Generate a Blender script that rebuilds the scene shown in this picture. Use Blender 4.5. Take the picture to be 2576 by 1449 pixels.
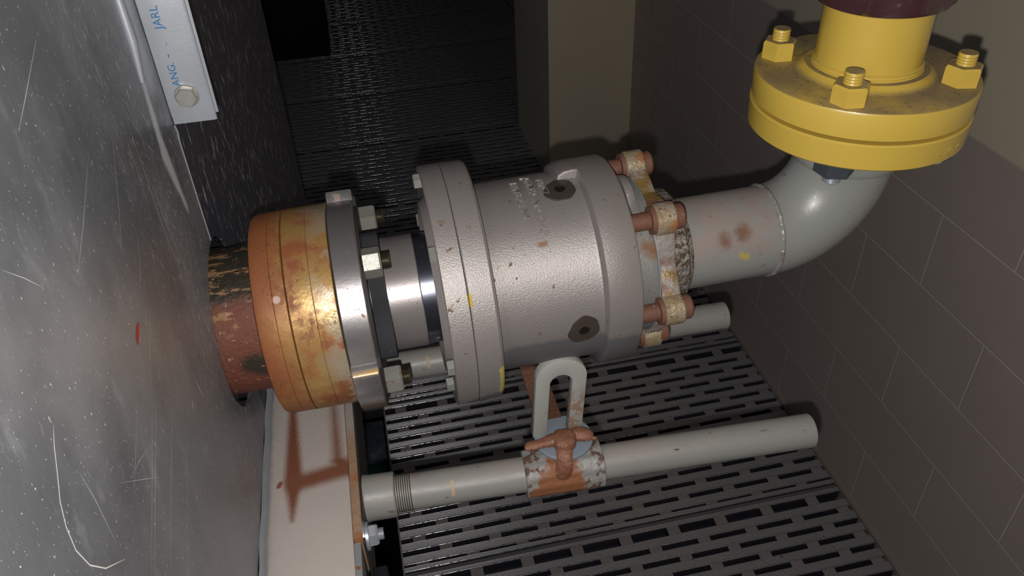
import bpy, bmesh, math, random
from mathutils import Vector, Matrix
for o in list(bpy.data.objects): bpy.data.objects.remove(o, do_unlink=True)
S = bpy.context.scene
C = S.collection
PI = math.pi
R_ = math.radians
# ------------------------------------------------------------------ camera, light, exposure
CAM = Vector((0, 0, 1.76))
FPX = 2020.9
CR = Vector((0.97666697, -0.2110238, -0.03988207))
CD = Vector((-0.15797956, -0.58015278, -0.79904018))
CF = Vector((0.14547881, 0.7866967, -0.59995351))
cam = bpy.data.cameras.new('camera'); camo = bpy.data.objects.new('camera', cam); C.objects.link(camo)
m = Matrix((CR, -CD, -CF)).transposed().to_4x4(); m.translation = CAM
camo.matrix_world = m
cam.sensor_width = 36; cam.lens = FPX / 2576 * 36; cam.clip_start = .01; cam.clip_end = 60
S.camera = camo
W = bpy.data.worlds.new('world'); S.world = W; W.use_nodes = True
W.node_tree.nodes['Background'].inputs[0].default_value = (.75, .85, 1.0, 1)
W.node_tree.nodes['Background'].inputs[1].default_value = .015
fl = bpy.data.lights.new('phone_flash', 'POINT'); fl.energy = 19.5; fl.color = (1.0, .965, .93); fl.shadow_soft_size = .0035
flo = bpy.data.objects.new('phone_flash', fl); C.objects.link(flo)
flo.location = CAM + CD * .021 + CR * -.004 + CF * .004
S.view_settings.view_transform = 'Standard'; S.view_settings.look = 'None'
S.view_settings.exposure = 0; S.view_settings.gamma = 1; S.view_settings.use_curve_mapping = False

# ------------------------------------------------------------------ node helpers
class N:
    def __init__(s, name):
        s.m = bpy.data.materials.new(name); s.m.use_nodes = True
        s.t = s.m.node_tree; s.b = s.t.nodes['Principled BSDF']
        s.tc = s.t.nodes.new('ShaderNodeTexCoord'); s.co = s.tc.outputs['Object']
    def n(s, k, **kw):
        x = s.t.nodes.new(k)
        for a, b in kw.items(): setattr(x, a, b)
        return x
    def put(s, inp, v):
        if hasattr(v, 'is_linked') or hasattr(v, 'links'): s.t.links.new(v, inp)
        else: inp.default_value = v
    def math(s, op, a, b=0., c=None, clamp=False):
        x = s.n('ShaderNodeMath', operation=op); x.use_clamp = clamp
        s.put(x.inputs[0], a); s.put(x.inputs[1], b)
        if c is not None: s.put(x.inputs[2], c)
        return x.outputs[0]
    def vm(s, op, a, b=(0, 0, 0)):
        x = s.n('ShaderNodeVectorMath', operation=op)
        s.put(x.inputs[0], a); s.put(x.inputs[1], b)
        return x.outputs['Value'] if op in ('DOT_PRODUCT', 'LENGTH') else x.outputs[0]
    def scale(s, v, f):
        x = s.n('ShaderNodeVectorMath', operation='SCALE'); s.put(x.inputs[0], v); s.put(x.inputs['Scale'], f); return x.outputs[0]
    def noise(s, sc, det=4, st=(1, 1, 1), off=(0, 0, 0), col=False, rough=.55):
        mp = s.n('ShaderNodeMapping'); mp.inputs['Scale'].default_value = st; mp.inputs['Location'].default_value = off
        s.t.links.new(s.co, mp.inputs[0])
        x = s.n('ShaderNodeTexNoise'); x.inputs['Scale'].default_value = sc; x.inputs['Detail'].default_value = det
        x.inputs['Roughness'].default_value = rough
        s.t.links.new(mp.outputs[0], x.inputs['Vector'])
        return x.outputs['Color' if col else 'Fac']
    def ramp(s, v, lo, hi, a=0., b=1.):
        x = s.n('ShaderNodeMapRange', interpolation_type='SMOOTHSTEP')
        s.put(x.inputs[0], v); x.inputs[1].default_value = lo; x.inputs[2].default_value = hi
        x.inputs[3].default_value = a; x.inputs[4].default_value = b
        return x.outputs[0]
    def mixc(s, f, a, b):
        x = s.n('ShaderNodeMix', data_type='RGBA')
        s.put(x.inputs[0], f); s.put(x.inputs[6], a if not isinstance(a, tuple) else (*a, 1)); s.put(x.inputs[7], b if not isinstance(b, tuple) else (*b, 1))
        return x.outputs[2]
    def mixf(s, f, a, b):
        x = s.n('ShaderNodeMix', data_type='FLOAT')
        s.put(x.inputs[0], f); s.put(x.inputs[2], a); s.put(x.inputs[3], b)
        return x.outputs[0]
    def caps(s, segs, soft, dis=0., dsc=120.):
        """mask of capsules (a, b, radius) in object space, ragged by noise"""
        p = s.co
        if dis:
            nz = s.vm('SUBTRACT', s.noise(dsc, 5, col=True), (.5, .5, .5))
            p = s.vm('ADD', s.co, s.scale(nz, dis * 2))
        out = None
        for sg in segs:
            a, b, r = Vector(sg[0]), Vector(sg[1]), sg[2]
            pa = s.vm('SUBTRACT', p, tuple(a)); ba = b - a
            if ba.length > 1e-6:
                h = s.math('DIVIDE', s.vm('DOT_PRODUCT', pa, tuple(ba)), ba.length_squared, clamp=True)
                pa = s.vm('SUBTRACT', pa, s.scale(tuple(ba), h))
                if len(sg) > 3: r = s.mixf(h, r, sg[3])
            d = s.math('SUBTRACT', s.vm('LENGTH', pa), r)
            mk = s.ramp(d, -soft, soft, 1., 0.)
            out = mk if out is None else s.math('MAXIMUM', out, mk)
        return out
    def mask(s, sp):
        k = sp[0]
        if k == 'noise':                       # ('noise', scale, lo, hi, stretch, offset)
            return s.ramp(s.noise(sp[1], 6, sp[4] if len(sp) > 4 else (1, 1, 1), sp[5] if len(sp) > 5 else (0, 0, 0), rough=.62), sp[2], sp[3])
        if k == 'caps': return s.caps(*sp[1:])
        if k == 'axis':                        # ('axis', 0/1/2, lo, hi, noise scale, amount)
            x = s.n('ShaderNodeSeparateXYZ'); s.t.links.new(s.co, x.inputs[0])
            v = x.outputs[sp[1]]
            if len(sp) > 4: v = s.math('ADD', v, s.math('MULTIPLY', s.math('SUBTRACT', s.noise(sp[4], 6, rough=.65), .5), sp[5]))
            return s.ramp(v, sp[2], sp[3])
        if k == 'and': return s.math('MULTIPLY', s.mask(sp[1]), s.mask(sp[2]))
        if k == 'normal':                      # facing a direction ('normal', axis, lo, hi) - dust settling on upward faces
            x = s.n('ShaderNodeSeparateXYZ'); s.t.links.new(s.tc.outputs['Normal'], x.inputs[0])
            return s.ramp(x.outputs[sp[1]], sp[2], sp[3])
def mat(name, base, rough=.5, metal=0., var=None, layers=(), bumps=(), spec=.5, aniso=0., coat=0., k=.62):
    kk = lambda c_: tuple(x * k for x in c_)
    base = kk(base); var = (kk(var[0]), *var[1:]) if var else None; layers = [(L[0], kk(L[1]), *L[2:]) for L in layers]
    s = N(name); c = base; rg = rough; mt = metal
    if var: c = s.mixc(s.noise(var[1], 5, var[2] if len(var) > 2 else (1, 1, 1)), base, var[0])
    for L in layers:                            # (mask, colour, rough, metal)
        mk = s.mask(L[0])
        if len(L) > 4: mk = s.math('MULTIPLY', mk, L[4])
        c = s.mixc(mk, c, L[1])
        if L[2] is not None: rg = s.mixf(mk, rg, L[2])
        if L[3] is not None: mt = s.mixf(mk, mt, L[3])
    s.put(s.b.inputs['Base Color'], c if not isinstance(c, tuple) else (*c, 1))
    s.put(s.b.inputs['Roughness'], rg); s.put(s.b.inputs['Metallic'], mt)
    s.b.inputs['Specular IOR Level'].default_value = spec
    s.b.inputs['Anisotropic'].default_value = aniso
    s.b.inputs['Coat Weight'].default_value = coat
    prev = None
    for B in bumps:                             # (scale, strength, distance, stretch)
        x = s.n('ShaderNodeBump'); x.inputs['Strength'].default_value = B[1]; x.inputs['Distance'].default_value = B[2]
        if B[0] == 'wave':
            mp = s.n('ShaderNodeSeparateXYZ'); s.t.links.new(s.co, mp.inputs[0])
            h = s.math('SINE', s.math('MULTIPLY', mp.outputs[B[3]], 2 * PI / B[4]))
        else: h = s.noise(B[0], 4, B[3] if len(B) > 3 else (1, 1, 1), (3.1, 1.7, .4))
        s.put(x.inputs['Height'], h)
        if prev: s.t.links.new(prev, x.inputs['Normal'])
        prev = x.outputs[0]
    if prev: s.t.links.new(prev, s.b.inputs['Normal'])
    return s.m

# ------------------------------------------------------------------ mesh helpers
def bm_(): return bmesh.new()
def link(name, bm, m, parent=None, M=None, angle=32, smooth=True):
    bmesh.ops.recalc_face_normals(bm, faces=bm.faces)
    me = bpy.data.meshes.new(name); bm.to_mesh(me); bm.free()
    for mm in (m if isinstance(m, (list, tuple)) else [m]): me.materials.append(mm)
    if smooth:
        for p in me.polygons: p.use_smooth = True
        me.set_sharp_from_angle(angle=R_(angle))
    o = bpy.data.objects.new(name, me); C.objects.link(o)
    if parent: o.parent = parent
    if M is not None: o.matrix_basis = M
    return o
def tag(o, label, cat, group=None, kind=None):
    if label: o['label'] = label
    if cat: o['category'] = cat
    if group: o['group'] = group
    if kind: o['kind'] = kind
    return o
def thing(name, label, cat, M=None, group=None):
    o = bpy.data.objects.new(name, None); C.objects.link(o); o.empty_display_size = .05
    if M is not None: o.matrix_basis = M
    return tag(o, label, cat, group)
def box(bm, a, b, M=None, mi=0, ms=None):
    vs = [bm.verts.new((x, y, z)) for x in (a[0], b[0]) for y in (a[1], b[1]) for z in (a[2], b[2])]
    fs = []
    for k, q in enumerate(((0, 1, 3, 2), (4, 6, 7, 5), (0, 4, 5, 1), (2, 3, 7, 6), (0, 2, 6, 4), (1, 5, 7, 3))):
        f = bm.faces.new([vs[i] for i in q]); f.material_index = mi if k == 5 or ms is None else ms; fs.append(f)
    if M is not None: bmesh.ops.transform(bm, matrix=M, verts=vs)
    return vs
def bevel(bm, w, seg=2, ang=40):
    bmesh.ops.recalc_face_normals(bm, faces=bm.faces)
    es = [e for e in bm.edges if len(e.link_faces) == 2 and e.calc_face_angle(0) > R_(ang)]
    bmesh.ops.bevel(bm, geom=es, offset=w, segments=seg, profile=.5, affect='EDGES')
def lathe(bm, prof, n=96, rf=None, axis=None, a0=0., a1=2 * PI, M=None):
    """revolve (s, r) profile about local X; rf(phi, r) may change the radius"""
    full = abs(a1 - a0 - 2 * PI) < 1e-6
    k = n if full else n + 1
    rings = []
    allv = []
    for (s, r) in prof:
        if r < 1e-7: ring = [bm.verts.new((s, 0, 0))]
        else:
            ring = []
            for i in range(k):
                a = a0 + (a1 - a0) * i / n
                q = rf(a, r, s) if rf else r
                ring.append(bm.verts.new((s, q * math.cos(a), q * math.sin(a))))
        rings.append(ring); allv += ring
    for A, B in zip(rings, rings[1:]):
        for i in range(n):
            j = (i + 1) % k if full else i + 1
            if len(A) == 1 and len(B) == 1: continue
            if len(A) == 1: f = bm.faces.new((A[0], B[i], B[j]))
            elif len(B) == 1: f = bm.faces.new((A[i], A[j], B[0]))
            else: f = bm.faces.new((A[i], A[j], B[j], B[i]))
    if M is not None: bmesh.ops.transform(bm, matrix=M, verts=allv)
    return allv
def solid(bm, s0, s1, r, ch=.001, **kw):
    lathe(bm, [(s0, 0), (s0, r - ch), (s0 + ch, r), (s1 - ch, r), (s1, r - ch), (s1, 0)], **kw)
def hexp(bm, s0, s1, af, ch=.0012, M=None, n=6, tw=0.):
    """hexagonal prism along X with a chamfered outer face"""
    rc = af / 2 / math.cos(PI / 6)
    vs = []
    ra = []
    for (s, k) in ((s0, 1.), (s1 - ch, 1.), (s1, .90)):
        ra.append([bm.verts.new((s, rc * k * math.cos(tw + i * PI / 3), rc * k * math.sin(tw + i * PI / 3))) for i in range(6)])
        vs += ra[-1]
    for A, B in zip(ra, ra[1:]):
        for i in range(6): bm.faces.new((A[i], A[(i + 1) % 6], B[(i + 1) % 6], B[i]))
    bm.faces.new(ra[0]); bm.faces.new(ra[-1])
    if M is not None: bmesh.ops.transform(bm, matrix=M, verts=vs)
def thread(bm, s0, s1, r, pitch=.0016, n=28, M=None, cap=True, d=.12):
    prof = [(s0, 0)] if cap else []
    s = s0; i = 0
    while s < s1 - pitch * .5:
        prof += [(s, r * (1 - d)), (s + pitch * .5, r)]; s += pitch
    prof += [(s1, r * (1 - d)), (s1, 0)] if cap else [(s1, r * (1 - d))]
    lathe(bm, prof, n=n, M=M)
def extr(bm, pts, d0, d1, M=None, mi=0):
    """outline in (y,z) extruded along x from d0 to d1"""
    a = [bm.verts.new((d0, p[0], p[1])) for p in pts]; b = [bm.verts.new((d1, p[0], p[1])) for p in pts]
    n = len(pts)
    fs = [bm.faces.new(a), bm.faces.new(b[::-1])] + [bm.faces.new((a[i], b[i], b[(i + 1) % n], a[(i + 1) % n])) for i in range(n)]
    for f in fs: f.material_index = mi
    if M is not None: bmesh.ops.transform(bm, matrix=M, verts=a + b)
def tube(bm, pts, r, n=20, cap=True):
    pts = [Vector(p) for p in pts]; rings = []
    up = None
    for i, p in enumerate(pts):
        t = (pts[min(i + 1, len(pts) - 1)] - pts[max(i - 1, 0)]).normalized()
        if up is None: up = t.orthogonal().normalized()
        up = (up - t * up.dot(t)).normalized(); sd = t.cross(up)
        q = r[i] if isinstance(r, (list, tuple)) else r
        rings.append([bm.verts.new(p + (up * math.cos(2 * PI * k / n) + sd * math.sin(2 * PI * k / n)) * q) for k in range(n)])
    for A, B in zip(rings, rings[1:]):
        for i in range(n): bm.faces.new((A[i], A[(i + 1) % n], B[(i + 1) % n], B[i]))
    if cap: bm.faces.new(rings[0][::-1]); bm.faces.new(rings[-1])
def T(x=0, y=0, z=0): return Matrix.Translation((x, y, z))
def frame(o, x, y, z):
    M = Matrix((x, y, z)).transposed().to_4x4(); M.translation = o; return M
def text_bm(s, size, ext):
    """letters as a mesh: x along the line, y up, z out"""
    cu = bpy.data.curves.new('lettering', 'FONT'); cu.body = s; cu.size = size; cu.extrude = ext; cu.align_x = 'LEFT'
    cu.resolution_u = 3
    o = bpy.data.objects.new('lettering', cu); C.objects.link(o)
    dg = bpy.context.evaluated_depsgraph_get(); me = bpy.data.meshes.new_from_object(o.evaluated_get(dg))
    bm = bmesh.new(); bm.from_mesh(me)
    bpy.data.objects.remove(o, do_unlink=True); bpy.data.curves.remove(cu); bpy.data.meshes.remove(me)
    return bm

# frame of the rotating machinery: x along the roll axis, y away from the viewer, z up
AX = Vector((0.33, 0.606, 1.31873724)); U = Vector((0.99984109, -0.00342193, 0.01749509))
E1 = Vector((-U.y, U.x, 0)).normalized(); E2 = U.cross(E1)
J = frame(AX, U, E1, E2)
Ji = J.inverted()
def pol(s, ph, r): return Vector((s, r * math.cos(R_(ph)), r * math.sin(R_(ph))))
def onaxis(s, ph, r):      # local frame whose X stays along the roll axis, Z points outwards
    a = R_(ph)
    return frame(pol(s, ph, r), Vector((1, 0, 0)), Vector((0, math.sin(a), -math.cos(a))), Vector((0, math.cos(a), math.sin(a))))

# ------------------------------------------------------------------ materials
M = {}
RUST = (.235, .085, .035); RUST2 = (.12, .045, .025)
M['block'] = None
def wallmat():
    s = N('painted_block')
    sx = s.n('ShaderNodeSeparateXYZ'); s.t.links.new(s.co, sx.inputs[0])
    cb = s.n('ShaderNodeCombineXYZ')
    s.put(cb.inputs[0], s.math('ADD', sx.outputs[1], 40.6 - .963)); s.put(cb.inputs[1], s.math('SUBTRACT', sx.outputs[2], .0053))
    br = s.n('ShaderNodeTexBrick'); s.t.links.new(cb.outputs[0], br.inputs[0])
    br.inputs['Scale'].default_value = 1; br.inputs['Brick Width'].default_value = .406; br.inputs['Row Height'].default_value = .1747
    br.inputs['Mortar Size'].default_value = .0028; br.inputs['Mortar Smooth'].default_value = .6; br.inputs['Bias'].default_value = 0
    f = br.outputs['Fac']
    up = s.ramp(sx.outputs[2], 1.0515, 1.0545)
    low = s.mixc(s.noise(7, 5), (.50, .415, .365), (.57, .48, .43))
    low = s.mixc(s.caps([((0, 1.34, .49), (0, 1.37, .47), .004)], .004, .004), low, (.16, .11, .05))
    low = s.mixc(f, low, (.76, .66, .59))
    hi = s.mixc(s.noise(5, 5), (.74, .65, .49), (.82, .72, .55))
    s.put(s.b.inputs['Base Color'], s.mixc(up, low, hi))
    s.b.inputs['Roughness'].default_value = .6
    b = s.n('ShaderNodeBump'); b.inputs['Strength'].default_value = .5; b.inputs['Distance'].default_value = .0016
    s.put(b.inputs['Height'], s.math('SUBTRACT', s.math('MULTIPLY', s.noise(160, 3), .35), s.math('MULTIPLY', f, s.mixf(up, 1., .0))))
    s.t.links.new(b.outputs[0], s.b.inputs['Normal'])
    return s.m
M['block'] = wallmat()
M['cream'] = mat('cream_wall_paint', (.90, .78, .59), .6, k=1., var=((.82, .72, .54), 6), bumps=[(150, .3, .002)])
M['grate'] = mat('ridged_aluminium_grating', (.62, .60, .63), .30, .42, k=1., var=((.50, .485, .51), 18, (1, 3, 1)),
    layers=[(('noise', 60, .66, .72), (.05, .05, .055), .6, .2), (('noise', 400, .66, .7, (.4, 1, 1)), (.15, .14, .14), .6, .2)], bumps=[('wave', .9, .00062, 1, .0036), (300, .2, .0006)])
M['web'] = mat('grating_web', (.42, .385, .38), .5, .1, k=1., var=((.34, .31, .31), 30), bumps=[(200, .3, .001)])
M['curb'] = mat('curb_paint', (.36, .30, .27), .7, k=1.)
M['edge'] = mat('worn_grating_edge', (.42, .41, .45), .16, .75, k=1., layers=[(('noise', 220, .48, .60, (.4, 1, 1)), (.30, .29, .31), .5, .3)], bumps=[(300, .12, .0004)])
M['seam'] = mat('dark_seam_groove', (.20, .195, .205), .6, .1, k=1., bumps=[(200, .3, .001)])  # groove floor in a darker grey than the strips
M['pit'] = mat('underfloor_tray', (.060, .064, .092), .6, .1, k=1., var=((.03, .032, .045), 40))  # tray tone; also paints depth shade and grime onto the slot sides
M['void'] = mat('pit_dark', (.004, .004, .004), .9)
M['navy'] = mat('navy_painted_beam', (.12, .15, .22), .4, .1, var=((.06, .07, .11), 18), layers=[(('noise', 9, .5, .7), (.26, .29, .36), .6, 0.)])
M['green'] = mat('green_painted_rail', (.01, .20, .13), .4)
M['dark'] = mat('dark_machine_steel', (.012, .012, .014), .6, .2)
M['steel'] = mat('scratched_stainless', (.46, .48, .52), .38, .70, var=((.33, .345, .38), 9, (1, 1, .45)),
    layers=[(('noise', 5, .40, .62, (1, 1, .7), (1, 7, 2)), (.52, .54, .58), .42, .6),
            (('noise', 14, .54, .74, (1, .6, .3), (4, 2, 7)), (.33, .33, .35), .34, .8, .7),
            (('noise', 46, .56, .70, (1, 1, .5), (4, 9, 7)), (.70, .71, .74), .5, .4, .3),
            (('noise', 400, .67, .70, (1, 1, .4)), (1.4, 1.3, 1.36), .5, .1, .8),
            (('noise', 620, .645, .68, (1, 1, .5), (9, 3, 1)), (1.4, 1.4, 1.45), .5, .1, .75),
            (('and', ('noise', 520, .60, .65, (1, 1, .18), (5, 5, 1)), ('axis', 1, .10, .24)), (1.3, 1.3, 1.4), .5, .2, .7),
            (('caps', [((0, .274, .38), (0, .268, .32), .0035, .008), ((0, .268, .32), (0, .281, .265), .009, .003)], .004, .003, 60), (1.0, 1.04, 1.12), .45, .3),
            (('caps', [((0, .292, .55), (0, .292, .37), .020, .014)], .010, .004, 40), (.85, .88, .95), .45, .4, .7)],
    bumps=[(900, .25, .0005, (1, 1, .2)), (26, .18, .002, (1, 1, .5))])
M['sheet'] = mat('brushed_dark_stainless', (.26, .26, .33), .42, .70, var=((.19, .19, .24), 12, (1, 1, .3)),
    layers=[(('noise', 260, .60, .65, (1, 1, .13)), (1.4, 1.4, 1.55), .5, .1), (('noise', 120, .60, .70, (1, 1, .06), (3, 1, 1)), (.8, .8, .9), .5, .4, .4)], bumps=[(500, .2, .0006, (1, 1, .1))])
M['scratch'] = mat('bright_scratch', (1.05, 1.05, 1.02), .45, .1)
M['redmark'] = mat('red_mark', (.55, .01, .015), .4)
M['galv'] = mat('galvanised_steel', (.50, .54, .60), .36, .60, var=((.78, .82, .90), 40, (1, 1, .5)),
    layers=[(('noise', 500, .7, .74, (1, 1, .3)), (1.3, 1.33, 1.4), .4, .2)], bumps=[(300, .12, .0006)])
M['polish'] = mat('polished_steel', (.34, .35, .44), .24, .95, bumps=[(600, .05, .0003, (.1, 1, 1))])
M['zinc'] = mat('zinc_plated_steel', (.72, .73, .68), .36, .6, var=((.46, .46, .42), 120), bumps=[(260, .25, .0006)])
M['nut'] = mat('grey_painted_nut', (.36, .35, .31), .45, .45, var=((.46, .45, .40), 90),
    layers=[(('noise', 140, .58, .66), RUST, .8, 0.)], bumps=[(240, .3, .0008)])
M['stud'] = mat('oily_threaded_stud', (.30, .27, .20), .35, .85, var=((.15, .12, .08), 200))
M['black'] = mat('black_lacquered_plate', (.012, .012, .017), .60, .0, spec=.2, layers=[(('noise', 110, .70, .73), (.5, .5, .52), .5, 0.)])
M['blue'] = mat('blue_marker_ink', (.015, .16, .42), .5)
# rust coated ring: brown at the panel side, worn yellow steel towards the clamp flange
M['rust'] = mat('rust_coated_ring', (.29, .088, .030), .62, .1, var=((.36, .125, .04), 30),
    layers=[(('noise', 11, .44, .62, (1, 1, 1), (1, 5, 2)), (.43, .185, .05), .5, .2),
            (('and', ('axis', 0, -.432, -.39, 14, .05), ('noise', 20, .42, .58, (1, 1, 1), (7, 3, 3))), (.62, .40, .13), .34, .5),
            (('and', ('axis', 0, -.405, -.368, 20, .045), ('noise', 28, .43, .56, (1, 1, 1), (2, 8, 1))), (.74, .64, .46), .30, .65),
            (('and', ('noise', 18, .48, .60, (1, 1, 1), (3, 6, 2)), ('noise', 130, .42, .54, (1, 1, 1), (2, 2, 2))), (.27, .075, .025), .75, .0, .85),
            (('and', ('noise', 30, .50, .60, (1, 1, 1), (3, 1, 8)), ('noise', 420, .52, .60)), (.16, .05, .02), .75, .0, .7),
            (('noise', 600, .70, .72), (.9, .62, .25), .5, .3, .8),
            (('caps', [(pol(-.421, 137, .0915), pol(-.421, 137, .0915), .0031)], .0006), (.66, .46, .40), .6, 0.)],
    bumps=[(420, .30, .0007), (60, .12, .002)])
M['journal'] = mat('rusted_journal', (.22, .065, .035), .7, .1, var=((.15, .045, .025), 30),
    layers=[(('caps', [(pol(-.50, 80, .066), pol(-.445, 85, .066), .030, .026), (pol(-.50, 112, .066), pol(-.452, 112, .066), .026, .020), (pol(-.452, 182, .066), pol(-.447, 182, .066), .011, .013)], .007, .009, 60), (.045, .036, .024), .5, .2),
            (('and', ('noise', 55, .55, .61, (1, 3, 1), (3, 3, 9)), ('axis', 2, .02, .04)), (.40, .22, .10), .7, 0., .7),
            (('noise', 170, .62, .68), (.60, .38, .30), .7, 0., .7)], bumps=[(240, .7, .0016), (50, .4, .003)])
M['clamp'] = mat('worn_steel_flange', (.60, .56, .56), .30, .85, var=((.80, .76, .76), 20),
    layers=[(('noise', 34, .62, .68, (1, 1, 1), (5, 1, 1)), (.32, .14, .06), .75, 0., .8),
            (('noise', 240, .645, .68, (1, 1, 1), (5, 1, 1)), (.12, .06, .04), .75, 0.),
            (('and', ('noise', 14, .28, .45, (1, 1, 1), (2, 4, 1)), ('axis', 2, -.035, -.055, 30, .02)), (.20, .15, .10), .45, .3),
            (('caps', [(pol(-.371, 181, .101), pol(-.353, 181, .101), .0035)], .003, .002), (.62, .36, .08), .4, .2)],
    bumps=[(200, .2, .0006)])
M['rotor'] = mat('dusty_rotor_steel', (.50, .45, .44), .36, .55, var=((.42, .38, .37), 40), layers=[(('noise', 230, .655, .69), (.18, .09, .05), .7, 0.)], bumps=[(500, .15, .0004)])
CAST = (.48, .435, .415)
M['cast'] = mat('silver_painted_casting', CAST, .40, .45, var=((.40, .365, .35), 12),
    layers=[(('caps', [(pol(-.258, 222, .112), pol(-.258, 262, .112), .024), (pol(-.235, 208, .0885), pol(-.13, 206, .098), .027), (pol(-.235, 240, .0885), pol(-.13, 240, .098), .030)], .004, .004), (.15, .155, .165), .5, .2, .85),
            (('noise', 95, .64, .69, (1, 1, 1), (2, 1, 6)), (.20, .115, .07), .7, 0.),
            (('noise', 420, .685, .71), (.12, .06, .04), .7, 0.),
            (('caps', [(pol(-.2489, 189, .1105), pol(-.2489, 208, .1115), .0035)], .0012, .0015, 200), (.62, .50, .12), .6, 0.),
            (('caps', [(pol(-.2695, 150, .1122), pol(-.2695, 154, .1122), .0016)], .0005, .0006), (.65, .42, .04), .6, 0.),
            (('caps', [(pol(-.2455, 146, .0885), pol(-.2455, 146, .0885), .0016), (pol(-.226, 147, .0885), pol(-.226, 147, .0885), .0009)], .0004), (.20, .03, .04), .5, 0.),
            (('caps', [(pol(-.202, 131, .0885), pol(-.196, 131, .0885), .002)], .002, .003, 300), (.30, .16, .07), .7, 0.)],
    bumps=[(900, .8, .0005), (24, .15, .002)])
M['castdark'] = mat('stained_port_pad', (.115, .09, .075), .5, .3, var=((.07, .055, .045), 60), bumps=[(300, .5, .0008)])
M['hole'] = mat('threaded_port', (.03, .028, .025), .4, .5)
M['rear'] = mat('grey_rear_housing', (.36, .35, .33), .5, .3, var=((.29, .30, .29), 25),
    layers=[(('caps', [(pol(-.105, 142, .076), pol(-.100, 146, .076), .007)], .006, .006, 180), (.26, .13, .06), .7, 0.),
            (('noise', 160, .62, .68), (.20, .13, .08), .7, 0.)], bumps=[(300, .5, .0009), (60, .2, .001)])
M['yoke'] = mat('rusty_flaking_yoke', (.40, .34, .30), .55, .2, var=((.50, .46, .43), 40),
    layers=[(('noise', 26, .44, .56, (1, 1, 1), (8, 1, 2)), (.25, .10, .05), .75, .0),
            (('noise', 17, .53, .62, (1, 1, 1), (1, 1, 5)), (.42, .26, .08), .42, .35)],
    bumps=[(240, .8, .0018), (90, .5, .002)])
M['boss'] = mat('oily_yoke_boss', (.42, .27, .10), .40, .3, var=((.56, .50, .40), 90), layers=[(('noise', 40, .50, .60, (1, 1, 1), (1, 6, 1)), (.40, .17, .07), .6, .1), (('noise', 170, .58, .66), (.22, .10, .04), .6, .1)], bumps=[(260, .9, .0015)])
M['rustbolt'] = mat('rusty_bolt', (.195, .08, .052), .7, .1, var=((.24, .105, .065), 80), layers=[(('noise', 200, .64, .7), (.42, .32, .27), .6, 0.)], bumps=[(300, .5, .001)])
M['ring'] = mat('pitted_locknut', (.40, .37, .34), .4, .55, layers=[(('noise', 210, .47, .56), (.12, .075, .04), .6, .2)], bumps=[(330, 1., .0022)])
M['pipe'] = mat('grey_painted_pipe', (.36, .375, .36), .36, 0., var=((.37, .375, .35), 8), coat=.15,
    layers=[(('and', ('and', ('axis', 0, .055, .015, 20, .03), ('axis', 2, -.005, .018, 20, .03)), ('noise', 60, .30, .55)), (.40, .32, .29), .55, 0., .9),
            (('caps', [(pol(-.004, 142, .0445), pol(-.004, 143, .0445), .0075), (pol(-.022, 146, .0445), pol(-.022, 152, .0445), .005)], .005, .005, 170), (.22, .10, .045), .7, 0., .85),
            (('noise', 130, .66, .71), (.21, .15, .10), .6, 0.),
            (('caps', [(pol(-.006, 170, .0445), pol(-.001, 175, .0445), .003)], .002, .004, 250), (.58, .48, .10), .6, 0.)],
    bumps=[(230, .14, .001), (30, .12, .001)])
M['weld'] = mat('painted_weld_bead', (.33, .335, .315), .36, 0., layers=[(('noise', 60, .5, .66), (.25, .15, .08), .6, 0., .7)], bumps=[(160, .6, .002)])
M['rod'] = mat('grey_painted_rod', (.345, .345, .325), .42, 0., var=((.39, .385, .36), 9),
    layers=[(('noise', 120, .635, .68, (.35, 1, 1)), (.26, .17, .12), .6, 0., .85), (('caps', [((.262, .004, .017), (.283, .004, .017), .004), ((.05, .006, .017), (.058, .010, .014), .003)], .005, .006, 120), (.36, .21, .15), .6, 0., .7), (('and', ('axis', 2, .009, .016, 60, .01), ('noise', 30, .42, .62, (.4, 1, 1))), (.42, .37, .33), .6, 0., .7), (('noise', 150, .68, .72, (.4, 1, 1), (3, 3, 1)), (.12, .075, .05), .6, 0.),
            (('caps', [((.085, -.0085, .0155), (.085, -.016, .006), .0018)], .0006, .0006), (.62, .46, .30), .6, 0.)], bumps=[(260, .2, .001)])
M['rodthread'] = mat('dull_pipe_thread', (.20, .165, .14), .45, .6)
YEL = (.88, .61, .105)
M['yellow'] = mat('yellow_gas_paint', YEL, .33, 0., var=((.82, .56, .09), 15), coat=.25,
    layers=[(('noise', 160, .70, .74), (.30, .18, .05), .6, 0.),
            (('and', ('normal', 0, .80, .97), ('noise', 10, .24, .62, (1, 1, 1), (6, 1, 1))), (.27, .20, .13), .75, 0., .88), (('and', ('normal', 0, .80, .97), ('noise', 160, .57, .66)), (.10, .07, .04), .8, 0., .6)], bumps=[(90, .10, .001)])
M['yellowlow'] = mat('yellow_gas_paint_drips', YEL, .35, 0., var=((.82, .56, .09), 15), coat=.25,
    layers=[(('caps', [((-.045, -.084, .006), (-.046, -.085, -.022), .0022, .0006), ((-.062, -.071, .004), (-.064, -.069, -.02), .0008, .0003)], .0012, .0012), (.50, .27, .05), .5, 0.)], bumps=[(90, .12, .001)])
M['gasket'] = mat('dark_gasket', (.07, .04, .035), .7)
M['purple'] = mat('maroon_lacquered_union', (.085, .022, .024), .3, .1, var=((.080, .045, .055), 30), layers=[(('noise', 60, .58, .68), (.22, .17, .09), .45, .2, .7)], bumps=[(90, .3, .002)])
M['charcoal'] = mat('charcoal_painted_nut', (.075, .085, .105), .4, .1, layers=[(('noise', 200, .66, .7), (.6, .4, .08), .5, 0.)], bumps=[(200, .4, .001)])
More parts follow.
